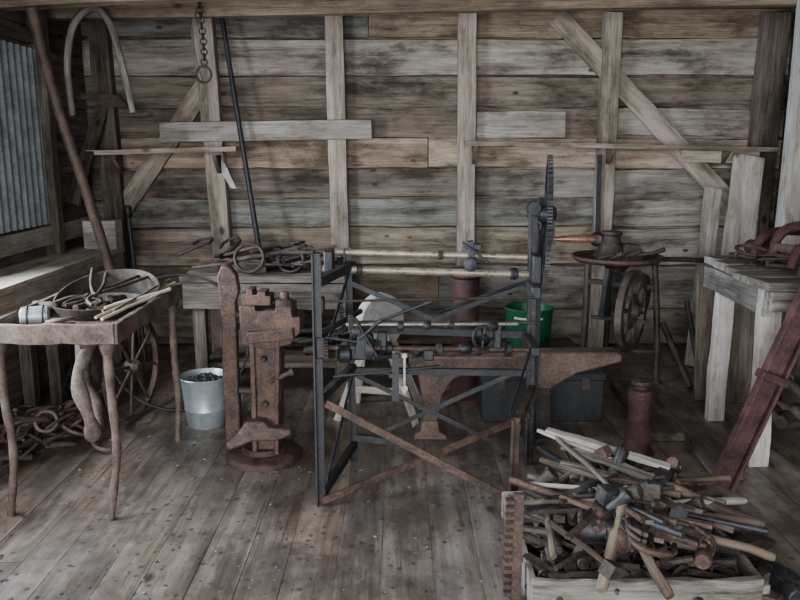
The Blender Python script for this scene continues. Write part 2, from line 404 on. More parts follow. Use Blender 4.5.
board('leaning_board',(2.20,5.5,0),(2.46,6.02,1.30),.13,.03,M_grey,'narrow pale board leaning in the corner',up=(0,1,0))
board('leaning_board',(2.82,4.95,0),(2.92,5.0,1.5),.03,.2,M_rough,'wide grey board leaning against the side wall',up=(0,0,1))

# ------------------------------------------------------------ left side bench
t=Thing('side_bench','long weathered wooden bench along the side wall','workbench',(-2.27,4.6,0))
bm=nb()
for i in range(2): beam(bm,(-2.185-i*.18,3.3,.86),(-2.185-i*.18,5.75,.86),.176,.04,n=10,j=.003)
t.part(bm,'bench_top',M_bench,.003)
bm=nb(); beam(bm,(-2.11,3.32,.78),(-2.11,5.73,.78),.03,.12,n=8,j=.003); t.part(bm,'apron',M_stud,.003)
for y in (3.45,4.6,5.65):
    for x in (-2.16,-2.33):
        bm=nb(); beam(bm,(x,y,0),(x,y,.838),.07,.07,n=3,j=.003); t.part(bm,'leg',M_dkstud)
bm=nb(); beam(bm,(-2.38,3.4,.3),(-2.38,5.7,.3),.03,.5,n=6,j=.003); t.part(bm,'back_panel',M_dkstud)
bm=nb(); box(bm,(-2.2,5.62,.985),(.24,.14,.21)); solo(bm,'small_box',M_grey,'small pale grey wooden box on the side bench','box',(-2.24,5.62,.88),.004)
bm=nb(); cyl(bm,(-1.95,5.62,0),(-2.04,5.72,1.12),.018,.018,8); lathe(bm,(-2.04,5.72,1.10),(0,0,1),[(.02,0),(.03,.01),(.03,.07),(.02,.09)],10)
solo(bm,'capped_rod',M_black,'dark capped rod leaning beside the side bench','rod',(-1.95,5.62,0))

# ------------------------------------------------------------ hand-tool kit
def hammer(p0,p1,hs=.06,hr=.024,label='hammer with a wooden handle and rusty head',group=None,mat=None,kind='hammer',hr2=1.0):
    L=(V(p1)-V(p0)).length
    t=Thing(kind,label,kind,p0,orient(p0,p1,U(-1,1)),group)
    bm=nb(); b1=U(-.006,.006); tube(bm,[(0,0,0),(L*.05,0,0),(L*.25,b1,0),(L*.55,-b1,.003),(L*.8,0,0),(L+hr*.9,0,0)],[x*hr2 for x in (.012,.0145,.014,.0135,.012,.012)],10,flat=.75); t.part(bm,'handle',mat or M_handle)
    bm=nb()
    if U(0,1)<.5: tube(bm,[(L,-hs,0),(L,-hs*.75,0),(L,-hs*.45,0),(L,hs*.45,0),(L,hs*.7,0),(L,hs,0)],[hr*.85,hr,hr*.8,hr*.9,hr*.8,hr*.35],8,ph=pi/8)
    else: prism(bm,[(-hs,-hr*.9),(-hs*.5,-hr*.9),(0,-hr*.7),(hs*.9,-hr*.15),(hs,hr*.05),(hs*.9,hr*.25),(0,hr*.75),(-hs*.5,hr*.9),(-hs,hr*.9)],(L-hr*.9,0,0),(0,1,0),(0,0,1),(hr*1.8,0,0))
    t.part(bm,'head',random.choice([M_rustd,M_rust,M_black]),.002); return t
def tongs(p0,p1,label='long-handled rusty iron tongs',group=None):
    L=(V(p1)-V(p0)).length
    t=Thing('tongs',label,'tongs',p0,orient(p0,p1,U(-.4,.4)),group)
    for s in (-1,1):
        bm=nb(); tube(bm,bez([(0,s*.035,0),(L*.4,s*.03,s*.002),(L*.72,s*.006,s*.004),(L*.8,-s*.018,s*.004),(L*.9,-s*.03,0),(L,-s*.006,0)],4),.0085,8); t.part(bm,'arm',M_rustd)
    bm=nb(); cyl(bm,(L*.74,0,-.016),(L*.74,0,.016),.01); t.part(bm,'rivet',M_rust); return t
def bar(p0,p1,r,label='rusty iron bar',group=None,mat=None,name='iron_bar',sq=False,bend=0):
    bm=nb(); p0=V(p0);p1=V(p1); m=(p0+p1)/2+V((0,0,bend))
    if sq: beam(bm,p0,p1,r*2.4,r*1.2,n=4,j=.001)
    else: tube(bm,bez([p0,m,p1],4),r,9)
    return solo(bm,name,mat or M_rustd,label,'bar',p0,.001,group)
def lobj(bm,name,mat,label,cat,loc,rot,group=None,bevel=0):
    o=fin(bm,name,mat,None,(0,0,0),bevel); o.location=loc; o.rotation_euler=rot; tag(o,label,cat,group); return o
def horseshoe(loc,rot,group=None,s=1,mat=None):
    bm=nb(); tube(bm,bez([(.045*s,-.06*s,0),(.062*s,0,0),(.045*s,.055*s,0),(0,.08*s,0),(-.045*s,.055*s,0),(-.062*s,0,0),(-.045*s,-.06*s,0)],4),.011*s,4,flat=.6,ph=pi/4)
    return lobj(bm,'horseshoe',mat or M_rust,'rusty worn iron horseshoe in a heap','horseshoe',loc,rot,group)
def bolt(loc,rot,L=.14,r=.012,group=None):
    t=Thing('bolt','large rusty iron bolt with square head','bolt',loc,rot,group)
    bm=nb(); cyl(bm,(0,0,0),(0,0,L),r,r,10); t.part(bm,'shank',M_rustd)
    bm=nb(); lathe(bm,(0,0,0),(0,0,1),[(r*2.1,-r*1.6),(r*2.1,0)],6); t.part(bm,'head',M_rust,.001); return t
def ringobj(loc,rot,R,r,group=None,mat=None,label='plain rusty iron ring from old ironwork'):
    bm=nb(); ring(bm,(0,0,0),(0,0,1),R,r,28,8); return lobj(bm,'iron_ring',mat or M_rust,label,'ring',loc,rot,group)
def axe(loc,rot,s=1,group=None):
    bm=nb(); prism(bm,[(-.05,-.03),(.03,-.03),(.1,-.07),(.11,0),(.1,.06),(.03,.03),(-.05,.03)],(0,0,-.018*s),(s,0,0),(0,s,0),(0,0,.036*s))
    return lobj(bm,'axe',M_rustd,'rusty axe iron without a handle in the crate','axe',loc,rot,group,.003)
def sledge(loc,rot,s=1,group=None,mat=None):
    bm=nb(); k=U(0,1)
    if k<.5: tube(bm,[(-.09*s,0,0),(-.075*s,0,0),(-.03*s,0,0),(.03*s,0,0),(.075*s,0,0),(.09*s,0,0)],[.034*s,.042*s,.036*s,.036*s,.042*s,.034*s],8,ph=pi/8)
    else: prism(bm,[(-.09,-.034),(-.03,-.038),(.02,-.036),(.1,-.008),(.104,.0),(.1,.008),(.02,.036),(-.03,.038),(-.09,.034)],(0,-.032*s,0),(s,0,0),(0,0,s),(0,.064*s,0))
    return lobj(bm,'sledgehammer',mat or random.choice([M_rust,M_rustd]),'rusty sledgehammer iron missing its handle','hammer',loc,rot,group,.003)
def pipe(loc,rot,R,L,group=None,mat=None):
    bm=nb(); lathe(bm,(0,0,0),(0,0,1),[(R,0),(R*1.12,.005),(R*1.12,L*.15),(R,L*.18),(R,L),(R*.75,L),(R*.75,0)],18,closed=True)
    return lobj(bm,'pipe_piece',mat or M_rust,'short rusty pipe piece with collar','pipe',loc,rot,group)
def hook(loc,rot,s,group=None,mat=None,label='bent rusty iron hook in the heap'):
    bm=nb(); tube(bm,bez([(0,0,0),(.14*s,.0,.01),(.2*s,.03*s,0),(.21*s,.09*s,0),(.15*s,.12*s,.0),(.1*s,.09*s,0)],5),[.011*s*(1-.3*i/25) for i in range(26)],7)
    return lobj(bm,'iron_hook',mat or M_rust,label,'hook',loc,rot,group)

# ------------------------------------------------------------ forge table
t=Thing('forge_table','rusty flat-topped forge table on bent legs with tools on it','forge',(-1.46,3.57,0))
zt=.875
bm=nb(); box(bm,(-1.46,3.57,zt-.065),(.52,.96,.012),n=4)
for a,b in (((-1.73,3.08),(-1.19,3.08)),((-1.73,4.06),(-1.19,4.06)),((-1.19,3.08),(-1.19,4.06)),((-1.73,3.08),(-1.73,4.06))):
    beam(bm,(a[0],a[1],zt-.03),(b[0],b[1],zt-.03),.018,.085,n=10,j=.004)
t.part(bm,'tray',M_tan,.003)
for pts in ([(-1.70,3.12,.84),(-1.705,3.13,.55),(-1.69,3.13,.3),(-1.735,3.14,0)],[(-1.24,3.12,.84),(-1.235,3.11,.6),(-1.235,3.12,.3),(-1.275,3.1,0)],[(-1.23,4.02,.84),(-1.235,4.02,.5),(-1.23,4.03,.25),(-1.245,4.03,0)],[(-1.70,4.02,.84),(-1.7,4.02,.4),(-1.71,4.03,0)]):
    bm=nb(); p=bez(pts,6); n=len(p); tube(bm,p,[.021-.005*(i/n)+.0015*math.sin(i*1.7) for i in range(n-1)]+[.019],9); 
    lathe(bm,pts[0],(0,0,-1),[(.036,0),(.034,.06),(.022,.10)],9)
    t.part(bm,'leg',M_tan)
bm=nb(); lathe(bm,(-1.46,3.64,.80),(0,0,1),[(.06,-.04),(.15,-.02),(.20,.03),(.225,.075),(.215,.075),(.19,.035),(.14,.0),(.05,-.02)],30); t.part(bm,'fire_pan',M_rustd)
bm=nb(); rings=[];gr=[]
for i in range(29):
    a=-.1+i*(pi+.2)/28; hh=.01+.105*math.sin(i*pi/28)**.8; R_=.245
    c=V((-1.46+R_*math.cos(a),3.70+R_*1.25*math.sin(a),0)); n_=V((math.cos(a),math.sin(a),0))*.007
    rings.append([c+V((0,0,.82)),c+n_+V((0,0,.82)),c+n_+V((0,0,.86+hh)),c+V((0,0,.86+hh))]); gr.append([(0,0,0)]*4)
sweep(bm,rings,gr); t.part(bm,'curved_rim',M_rustd)
bm=nb(); lathe(bm,(-1.60,3.78,.55),(1,.3,0),[(.05,-.06),(.14,-.05),(.16,-.03),(.16,.03),(.14,.05),(.05,.06)],24); cyl(bm,(-1.55,3.74,.66),(-1.48,3.66,.78),.04,.05); t.part(bm,'blower',M_rust)
def stick(p0,p1,r,label='pale wooden stick lying on the forge table',mat=M_stick):
    bm=nb(); n=6; p0=V(p0);p1=V(p1)
    tube(bm,[p0.lerp(p1,i/n)+V((U(-.004,.004),0,U(-.003,.003))) for i in range(n+1)],[r*U(.8,1.1) for i in range(n+1)],8)
    solo(bm,'stick',mat,label,'stick',p0,group='sticks on the forge table')
sp=[((-1.32,3.22,.885),(-1.20,3.98,.905)),((-1.34,3.36,.885),(-1.17,3.82,.905)),((-1.28,3.18,.885),(-1.15,3.74,.915)),((-1.36,3.42,.885),(-1.14,3.70,.92)),((-1.27,3.3,.90),(-1.23,4.0,.92))]
for i,(p,q) in enumerate(sp): stick(p,q,.007+.002*(i%2),mat=(M_stick,M_handle)[i%3==1])
t=Thing('metal_drum','small pale rounded metal drum lying on the forge table','drum',(-1.62,3.36,.83))
bm=nb(); lathe(bm,(-1.69,3.30,.868),(1,.35,0),[(.03,0),(.044,.008),(.046,.02),(.046,.10),(.043,.115),(.03,.12)],24); t.part(bm,'body',M_galv)
bm=nb(); ring(bm,(-1.66,3.311,.868),(1,.35,0),.047,.005,24,6); t.part(bm,'band',M_rustd)
bm=nb(); ring(bm,(-1.60,3.332,.868),(1,.35,0),.047,.005,24,6); t.part(bm,'band',M_rustd)
bm=nb()
for i in range(3): ring(bm,(-1.50+.008*i,3.24,.832+.018*i),(U(-.2,.2),U(-.2,.2),1),.065-.006*i,.009,24,8)
solo(bm,'strap_coil',M_leather,'small coil of worn leather strap on the forge table','strap',(-1.50,3.24,.83))
tongs((-1.36,3.98,.94),(-1.56,3.46,.89),'dark iron tongs resting over the forge pan','tongs on the forge')
tongs((-1.60,4.0,.97),(-1.42,3.45,.89),'dark iron tongs lying across the curved rim','tongs on the forge')
hammer((-1.64,3.95,.86),(-1.69,3.55,.87),label='small hammer lying on the forge table',mat=M_branch)
for i in range(4):
    sledge((U(-1.56,-1.36),U(3.52,3.76),.85+U(0,.015)),(U(-.3,.3),U(-.3,.3),U(0,6)),U(.4,.65),'iron lumps in the fire pan',M_rustd)

# collar, wheel, heap
t=Thing('horse_collar','worn dark tan leather horse collar hanging below the forge table','horse collar',(-1.50,3.5,.2))
bm=nb(); pts=[];rad=[]
for i in range(40):
    a=2*pi*i/40; cz=math.cos(a); h=.12*math.sin(a)*(1+.25*cz)
    pts.append((-1.52-.28*h+.05*math.cos(a)**2-.02*math.cos(a*3),3.5+.95*h,.47-.225*cz+.012*math.sin(3*a))); rad.append(.030+.010*cz+.006*math.sin(7*a)+.004*math.sin(3*a+1))
tube(bm,pts,rad,10,closed=True,flat=.8); t.part(bm,'padding',M_leather)
bm=nb(); beam(bm,(-1.47,3.42,.69),(-1.48,3.40,.812),.03,.006,up=(0,1,0)); t.part(bm,'strap',M_leather)
bm=nb(); spoked(bm,(-1.60,4.38,.325),(1,-.16,0),.32,.018,8,.045,.010,.016)
solo(bm,'cart_wheel',M_rust,'small spoked iron wheel standing behind the forge','wheel',(-1.60,4.38,0))
bm=nb(); ring(bm,(-1.36,4.55,.43),(.3,-1,.12),.42,.008,48,6)
solo(bm,'iron_hoop',M_black,'thin black iron hoop leaning near the workbench','hoop',(-1.36,4.55,0))
G='rusty horseshoes and hooks heaped on the floor'
for i in range(26):
    a=U(0,2*pi); r=U(0,.30); x=-1.98+r*math.cos(a)*1.1; y=3.95+r*math.sin(a)*.9; z=.02+.2*(1-r/.32)*U(.5,1)
    if i%2: horseshoe((x,y,z),(U(-.9,.9),U(-.9,.9),U(0,6.3)),G,U(1.1,1.7),random.choice([M_rust,M_tan,M_rustd]))
    else: hook((x,y,z),(U(-.7,.7),U(-.7,.4),U(0,6.3)),U(.9,1.5),G,random.choice([M_rust,M_tan,M_rustd]))
for i in range(7):
    ringobj((-1.98+U(-.2,.25),3.95+U(-.2,.2),.08+U(0,.14)),(U(-.9,.9),U(-.9,.9),0),U(.05,.08),.010,G,M_tan)
for i in range(6):
    bar((-2.3+U(0,.2),3.75+U(-.1,.1),.05+U(0,.1)),(-1.8+U(-.1,.1),4.15+U(-.2,.2),.1+U(0,.15)),U(.009,.016),'rusty bar lying in the floor heap',G,M_rust)

B=(-1.15,4.30,0)
t=Thing('bucket','galvanised metal bucket with coal standing on the floor','bucket',B)
bm=nb(); lathe(bm,B,(0,0,1),[(.105,.0),(.107,.012),(.11,.014),(.12,.1),(.124,.105),(.122,.11),(.138,.285),(.147,.295),(.143,.30),(.134,.29),(.106,.03),(0,.028)],36); t.part(bm,'body',M_galv)
bm=nb(); ring(bm,(B[0],B[1],.285),(0,.55,.83),.147,.004,24,6,pi,2*pi); t.part(bm,'handle',M_steel)
bm=nb()
for i in range(100):
    a=U(0,6.28); r=.11*math.sqrt(U(0,1)); lump(bm,(B[0]+r*math.cos(a),B[1]+r*math.sin(a),.235+U(0,.04)),U(.014,.024))
o=solo(bm,'coal',M_coal,'black lumps of coal inside the metal bucket','coal',(B[0],B[1],.23)); o['kind']='stuff'

# ------------------------------------------------------------ rusty foot vise
X,Y=-.72,3.80
t=Thing('treadle_vise','heavy dark rusty cast iron foot vise on a round base','vise',(X,Y,0))
bm=nb(); lathe(bm,(X,Y,0),(0,0,1),[(.2,0),(.2,.022),(.185,.035),(.12,.045),(.11,.07)],36); t.part(bm,'base',M_vise)
bm=nb(); beam(bm,(X+.025,Y,.04),(X+.04,Y,.70),.135,.14,up=(0,1,0),w1=.155,h1=.15,n=8,j=.004)
for s in (-1,1): beam(bm,(X+.025+s*.056,Y-.08,.05),(X+.04+s*.064,Y-.085,.68),.024,.04,up=(0,1,0),n=4,j=.002)
t.part(bm,'column',M_vise,.004)
bm=nb(); prism(bm,[(-.08,.0),(.06,-.03),(.17,.0),(.20,.04),(.22,.06),(.22,.14),(.18,.14),(.18,.19),(.10,.19),(.10,.17),(.0,.17),(.0,.195),(-.08,.195)],(X,Y-.10,.64),(1,0,0),(0,0,1),(0,.20,0))
beam(bm,(X-.04,Y-.115,.68),(X+.19,Y-.115,.70),.04,.06,n=3,j=.004)
t.part(bm,'head',M_vise,.005)
bm=nb(); prism(bm,[(-.075,-.005),(.07,-.005),(.07,.045),(.045,.045),(.045,.065),(.005,.065),(.005,.05),(-.02,.05),(-.02,.075),(-.05,.075),(-.05,.055),(-.075,.055)],(X,Y-.06,.835),(1,0,0),(0,0,1),(0,.12,0)); t.part(bm,'toothed_jaw',M_vise,.003)
bm=nb(); lathe(bm,(X+.13,Y-.02,.825),(.1,0,1),[(.045,-.01),(.05,.0),(.05,.03),(.025,.04),(.02,.07)],12); t.part(bm,'boss',M_vise)
bm=nb(); prism(bm,[(-.04,0),(.04,0),(.036,.45),(.04,.7),(.04,.80),(.06,.86),(.05,.94),(.02,.985),(-.025,.99),(-.05,.93),(-.04,.84),(-.036,.7),(-.045,.4)],(X-.165,Y+.02,.03),(1,0,0),(0,0,1),(0,.06,0)); 
t.part(bm,'rear_upright',M_vise,.007)
for z in (.35,.76):
    bm=nb(); cyl(bm,(X-.15,Y+.05,z),(X,Y+.05,z),.02); t.part(bm,'tie_bolt',M_rustd)
bm=nb(); prism(bm,[(-.17,.0),(-.15,-.035),(-.03,.015),(.1,.02),(.17,.05),(.165,.08),(.06,.09),(.03,.12),(-.06,.12),(-.11,.05)],(X,Y-.16,.13),(1,0,0),(0,0,1),(0,.08,0)); t.part(bm,'treadle',M_tan,.01)
for z in (.32,.56):
    bm=nb(); lathe(bm,(X+.03,Y-.068,z),(0,-1,0),[(.018,0),(.018,.02),(.012,.03)],6); t.part(bm,'bolt',M_rustd)
bm=nb(); cyl(bm,(X+.06,Y-.08,.44),(X+.17,Y-.12,.5),.012); lathe(bm,(X+.165,Y-.12,.5),(1,0,.3),[(.02,0),(.02,.02)],8); t.part(bm,'lever',M_rustd)

# ------------------------------------------------------------ workbench behind with tools
t=Thing('workbench','low dark weathered wooden workbench covered with iron tools','workbench',(-.85,4.95,0))
bm=nb()
for i in range(3): beam(bm,(-1.38,4.78+i*.2,.80),(-.30,4.78+i*.2,.80),.195,.04,n=8,j=.003)
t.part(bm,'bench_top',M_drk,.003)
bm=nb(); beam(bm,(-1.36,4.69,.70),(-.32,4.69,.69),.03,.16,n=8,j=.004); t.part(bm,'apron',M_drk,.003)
for x in (-1.28,-.38):
    for y in (4.76,5.2):
        bm=nb(); beam(bm,(x,y,0),(x,y,.778),.08,.08,n=3,j=.004); t.part(bm,'leg',M_dkstud,.003)
bm=nb(); beam(bm,(-1.28,4.98,.22),(-.38,4.98,.22),.4,.03,n=4,j=.003); t.part(bm,'lower_shelf',M_dkstud)
bm=nb(); beam(bm,(-1.34,5.26,.42),(-.32,5.26,.42),.02,.6,n=4,j=.003); t.part(bm,'back_panel',M_dkstud)
G='iron tools piled on the workbench'
for i in range(20):
    x=U(-1.3,-.55); y=U(4.75,5.15); a=U(-.5,.5); L=U(.3,.5)
    p=V((x,y,.84+U(0,.12))); q=p+V((L*math.cos(a)*.9,L*math.sin(a)*.5,U(-.02,.08)))
    if q.x>-.34: q.x=-.34
    if i%4==0: hammer(q,p,group=G,label='hammer lying on the wooden workbench',mat=M_branch)
    elif i%4==1: tongs(p,q,group=G)
    elif i%4==2: hook(p-V((.15,0,0)),(U(-.5,.5),U(-.5,0),U(-.8,.8)),U(1.0,1.5),G,M_rustd,'curved rusty iron hook on the workbench')
    else: bar(p,q,U(.010,.018),'rusty iron bar lying on the workbench',G)
for i in range(12): sledge((U(-1.3,-.42),U(4.73,5.1),.86),(U(-.2,.2),0,U(0,6)),U(.9,1.6),G,M_rustd)
ringobj((-.95,4.75,.93),(1.2,.2,0),.09,.012,G,M_rustd,'dark rusty ring leaning on bench clutter'); ringobj((-.7,4.85,.9),(1.0,-.2,0),.08,.014,G,M_black,'black iron ring leaning on bench clutter')
G='iron bits under the workbench'
for i in range(12):
    p=V((U(-1.2,-.6),U(4.85,5.1),.26+U(0,.25))); q=p+V((U(.15,.35),U(-.1,.1),U(0,.08)))
    bar(p,q,U(.015,.04),'dark rusty bar on the lower bench shelf',G,random.choice([M_rustd,M_black]))

# ------------------------------------------------------------ central machine
t=Thing('rolling_machine','black iron frame machine with shafts, screws and crank gear','machine',(.15,3.5,0))
FL=V((-.36,3.25,0)); BL=V((-.24,3.76,0)); BR=V((.67,3.72,0)); FR=V((.52,3.24,0))
def ang(bm,p0,p1,w=.035,th=.006,up=(0,1,0)):
    p0=V(p0);p1=V(p1); d,s,u=frame(p1-p0,up)
    beam(bm,p0,p1,w,th,up=up); beam(bm,p0+s*w/2-u*w/2,p1+s*w/2-u*w/2,th,w,up=up)
def mp(name,mat,fn,bev=0,label=None):
    bm=nb(); fn(bm); return t.part(bm,name,mat,bev,label)
mp('post',M_black,lambda b:ang(b,FL,FL+V((0,0,1.16)),.034,.007))
mp('post',M_black,lambda b:ang(b,BL,BL+V((-.02,0,1.12)),.034,.007))
mp('post',M_black,lambda b:ang(b,BR,BR+V((-.02,0,1.34)),.040,.008))
mp('post_cap',M_black,lambda b:lathe(b,BR+V((-.02,0,1.32)),(0,-1,0),[(.032,-.03),(.032,.03)],14))
mp('post',M_black,lambda b:ang(b,(.73,3.98,0),(.73,3.93,1.36),.036,.008))
mp('post',M_rust,lambda b:ang(b,FR,FR+V((0,0,.42)),.036,.007))
for a,b_,w,m_ in ((FL+V((0,0,.06)),BL+V((0,0,.10)),.03,M_black),(FL+V((0,0,.52)),BL+V((0,0,.52)),.03,M_black),(FL+V((0,0,.74)),BL+V((0,0,.74)),.04,M_black),(FL+V((0,0,1.05)),BL+V((0,0,1.05)),.035,M_black),
    (FR+V((0,0,.4)),BR+V((0,0,.42)),.035,M_rustd),(BL+V((0,0,.5)),BR+V((0,0,.5)),.028,M_black),(BL+V((0,0,.72)),BR+V((0,0,.70)),.03,M_black),(BL+V((0,0,.14)),V((.0,3.74,.12)),.03,M_black),
    (BR+V((0,0,.95)),V((.73,3.95,.95)),.035,M_black),(BR+V((0,0,1.25)),V((.73,3.94,1.25)),.035,M_black)):
    mp('rail',m_,lambda b:ang(b,a,b_,w,.007,(0,0,1)))
mp('cross_brace',M_rust,lambda b:beam(b,(-.35,3.22,.03),(.66,3.69,.27),.008,.034,up=(0,0,1)))
mp('cross_brace',M_rust,lambda b:beam(b,(-.33,3.235,.49),(.52,3.21,.03),.008,.034,up=(0,0,1)))
for p,q in (((-.27,3.77,.95),(.30,3.74,.70)),((.65,3.73,.95),(.0,3.75,.69)),((-.25,3.77,.47),(.48,3.74,.11)),((.66,3.73,.52),(-.12,3.76,.14)),((-.34,3.27,.70),(-.24,3.74,1.05)),((-.34,3.27,.08),(-.24,3.74,.48)),((.66,3.70,.62),(.50,3.3,.42))):
    mp('cross_brace',M_black,lambda b:beam(b,p,q,.006,.024,up=(0,0,1)))
def shaft(p,q,r,mat,thread=False):
    def f(b):
        if thread:
            P=V(p);Q=V(q);n=int((Q-P).length/.008)
            tube(b,[P.lerp(Q,i/n) for i in range(n+1)],[r if i%2 else r*.78 for i in range(n+1)],10)
        else:
            cyl(b,p,q,r,r,12)
    mp('shaft',mat,f)
shaft((-.33,3.76,1.10),(.68,3.74,1.075),.015,M_brass)
shaft((-.38,3.70,1.025),(.66,3.70,.995),.019,M_brass)
shaft((-.37,3.27,.945),(.62,3.45,.93),.006,M_rustd)
shaft((-.24,3.30,.835),(.54,3.40,.815),.009,M_steel)
shaft((-.37,3.28,.735),(.60,3.45,.68),.013,M_rust,True)
shaft((-.37,3.34,.66),(.66,3.68,.62),.010,M_rustd)
shaft((.18,3.5,.85),(.68,3.7,.98),.009,M_black)
shaft((-.30,3.5,.73),(.15,3.5,.90),.008,M_black)
shaft((-.36,3.25,.80),(-.20,3.75,.80),.014,M_black)
shaft((-.36,3.30,.78),(.10,3.36,.70),.008,M_black)
shaft((-.33,3.55,.79),(.66,3.62,.77),.008,M_rustd)
shaft((-.30,3.28,.60),(.18,3.34,.63),.007,M_black)
for x,z,y,r,w in ((-.2,.80,3.32,.035,.05),(-.14,.73,3.29,.05,.04),(-.25,.70,3.3,.04,.06),(.12,.82,3.35,.022,.04),(.42,.81,3.37,.022,.05),(.08,.66,3.5,.03,.05),(.5,.69,3.42,.035,.03),(-.05,.72,3.33,.03,.03),(.3,.70,3.4,.025,.06),(-.2,1.02,3.7,.028,.03),(.56,1.0,3.7,.03,.04),(.2,1.085,3.75,.022,.03),(.18,.70,3.37,.028,.03),(.23,.82,3.36,.02,.03),(.0,.82,3.33,.024,.03),(.38,.64,3.58,.025,.03)):
    mp('collar',random.choice([M_black,M_rustd,M_black]),lambda b:lathe(b,(x,y,z),(1,.15,0),[(r*.7,-w/2),(r,-w*.35),(r,w*.35),(r*.7,w/2)],14))
for c,s_ in (((-.345,3.68,1.06),(.045,.11,.12)),((-.35,3.28,.74),(.045,.08,.10)),((-.35,3.28,.93),(.035,.05,.07)),((.66,3.66,1.03),(.045,.1,.14)),((.64,3.6,.94),(.045,.2,.06)),((.63,3.55,.68),(.045,.3,.045)),((-.18,3.32,.70),(.08,.05,.05)),((-.08,3.34,.76),(.045,.045,.07)),((.13,3.36,.68),(.05,.04,.05)),((.45,3.4,.76),(.03,.04,.12))):
    mp('bearing',M_black,lambda b:box(b,c,s_),.007)
mp('gear_wheel',M_black,lambda b:gearw(b,(-.29,3.68,.80),(1,.1,0),.06,.02,16,.01))
mp('gear_wheel',M_black,lambda b:gearw(b,(-.30,3.45,.74),(1,.1,0),.05,.02,14,.009))
mp('gear_wheel',M_rustd,lambda b:gearw(b,(-.33,3.27,.735),(1,.1,0),.055,.02,14,.01))
mp('gear_wheel',M_rustd,lambda b:gearw(b,(-.22,3.31,.835),(1,.1,0),.04,.02,12,.009))
mp('gear_wheel',M_black,lambda b:gearw(b,(-.11,3.31,.72),(.6,-1,0),.045,.015,12,.008))
def carr(b):
    beam(b,(.36,3.72,.98),(.345,3.72,1.16),.03,.05,up=(0,1,0)); beam(b,(.31,3.72,1.13),(.40,3.72,1.13),.03,.03)
    lathe(b,(.345,3.68,1.05),(0,-1,0),[(.035,0),(.035,.02),(.01,.03)],12); cyl(b,(.30,3.66,1.16),(.43,3.66,1.06),.007)
mp('carriage',M_black,carr,.003)
mp('carriage',M_black,lambda b:(prism(b,[(-.05,0),(.05,0),(.04,.1),(.0,.14),(-.03,.1)],(-.16,3.28,.68),(1,0,0),(0,0,1),(0,.06,0)),cyl(b,(-.18,3.25,.78),(-.08,3.25,.87),.008),cyl(b,(-.1,3.25,.70),(-.2,3.25,.88),.008)),.003)
mp('clamp',M_steel,lambda b:(beam(b,(.02,3.28,.52),(.02,3.28,.70),.009,.014,up=(0,1,0)),lathe(b,(.02,3.28,.55),(0,-1,0),[(.016,-.01),(.016,.02)],6),lathe(b,(.02,3.28,.69),(0,0,1),[(.018,0),(.018,.02)],6)))
mp('clamp',M_black,lambda b:(beam(b,(-.02,3.30,.48),(-.02,3.30,.70),.03,.016,up=(0,1,0)),beam(b,(-.05,3.3,.6),(.04,3.3,.6),.02,.02)))
mp('hand_wheel',M_black,lambda b:(spoked(b,(.37,3.26,.785),(.5,-1,.1),.058,.007,4,.016,.006),cyl(b,(.37,3.26,.785),(.36,3.38,.80),.01)))
gx,gy,gz=.722,3.72,1.29
def biggear(b):
    n=(1,-.155,0); gearw(b,(gx,gy,gz),n,.285,.022,56,.016)
    d,s,u=frame(n)
    for i in range(6):
        a=2*pi*i/6; q=s*math.cos(a)+u*math.sin(a); beam(b,V((gx,gy,gz))+q*.03,V((gx,gy,gz))+q*.25,.03,.012,up=n)
    lathe(b,(gx,gy,gz),n,[(.03,-.04),(.045,-.02),(.045,.02),(.03,.04)],16)
mp('large_gear',M_black,biggear)
mp('gear_axle',M_rustd,lambda b:cyl(b,(.62,3.73,1.29),(.765,3.71,1.29),.014))
mp('crank',M_black,lambda b:beam(b,(.745,3.705,1.31),(.748,3.70,1.15),.012,.03,up=(0,1,0)))
mp('crank_handle',M_copper,lambda b:tube(b,[(.745,3.69,1.172),(.77,3.69,1.172),(.80,3.69,1.172),(.88,3.69,1.172),(.945,3.69,1.172),(.955,3.69,1.172)],[.011,.011,.017,.018,.016,.008],12),0,'copper coloured crank handle')

# ------------------------------------------------------------ long rusty anvil
t=Thing('bridge_anvil','long rusty anvil with tapering horn standing behind the machine','anvil',(.6,4.1,0))
bm=nb(); prism(bm,[(.05,.48),(.62,.48),(.64,.50),(1.20,.505),(1.225,.49),(1.225,.45),(1.12,.42),(.98,.385),(.90,.335),(.84,.29),(.74,.29),(.70,.35),(.64,.38),(.36,.38),(.29,.34),(.24,.26),(.215,.10),(.12,.10),(.12,.27),(.10,.37),(.05,.43)],(0,4.04,0),(1,0,0),(0,0,1),(0,.13,0)); t.part(bm,'body',M_anvil,.012)
bm=nb(); prism(bm,[(.08,0),(.27,0),(.26,.03),(.22,.05),(.215,.11),(.12,.11),(.115,.05),(.08,.03)],(0,4.03,0),(1,0,0),(0,0,1),(0,.15,0)); t.part(bm,'foot',M_anvil,.008)
bm=nb(); prism(bm,[(.72,0),(.90,0),(.89,.03),(.85,.06),(.84,.30),(.75,.30),(.76,.06),(.73,.03)],(0,4.05,0),(1,0,0),(0,0,1),(0,.11,0)); t.part(bm,'foot',M_rustd,.008)

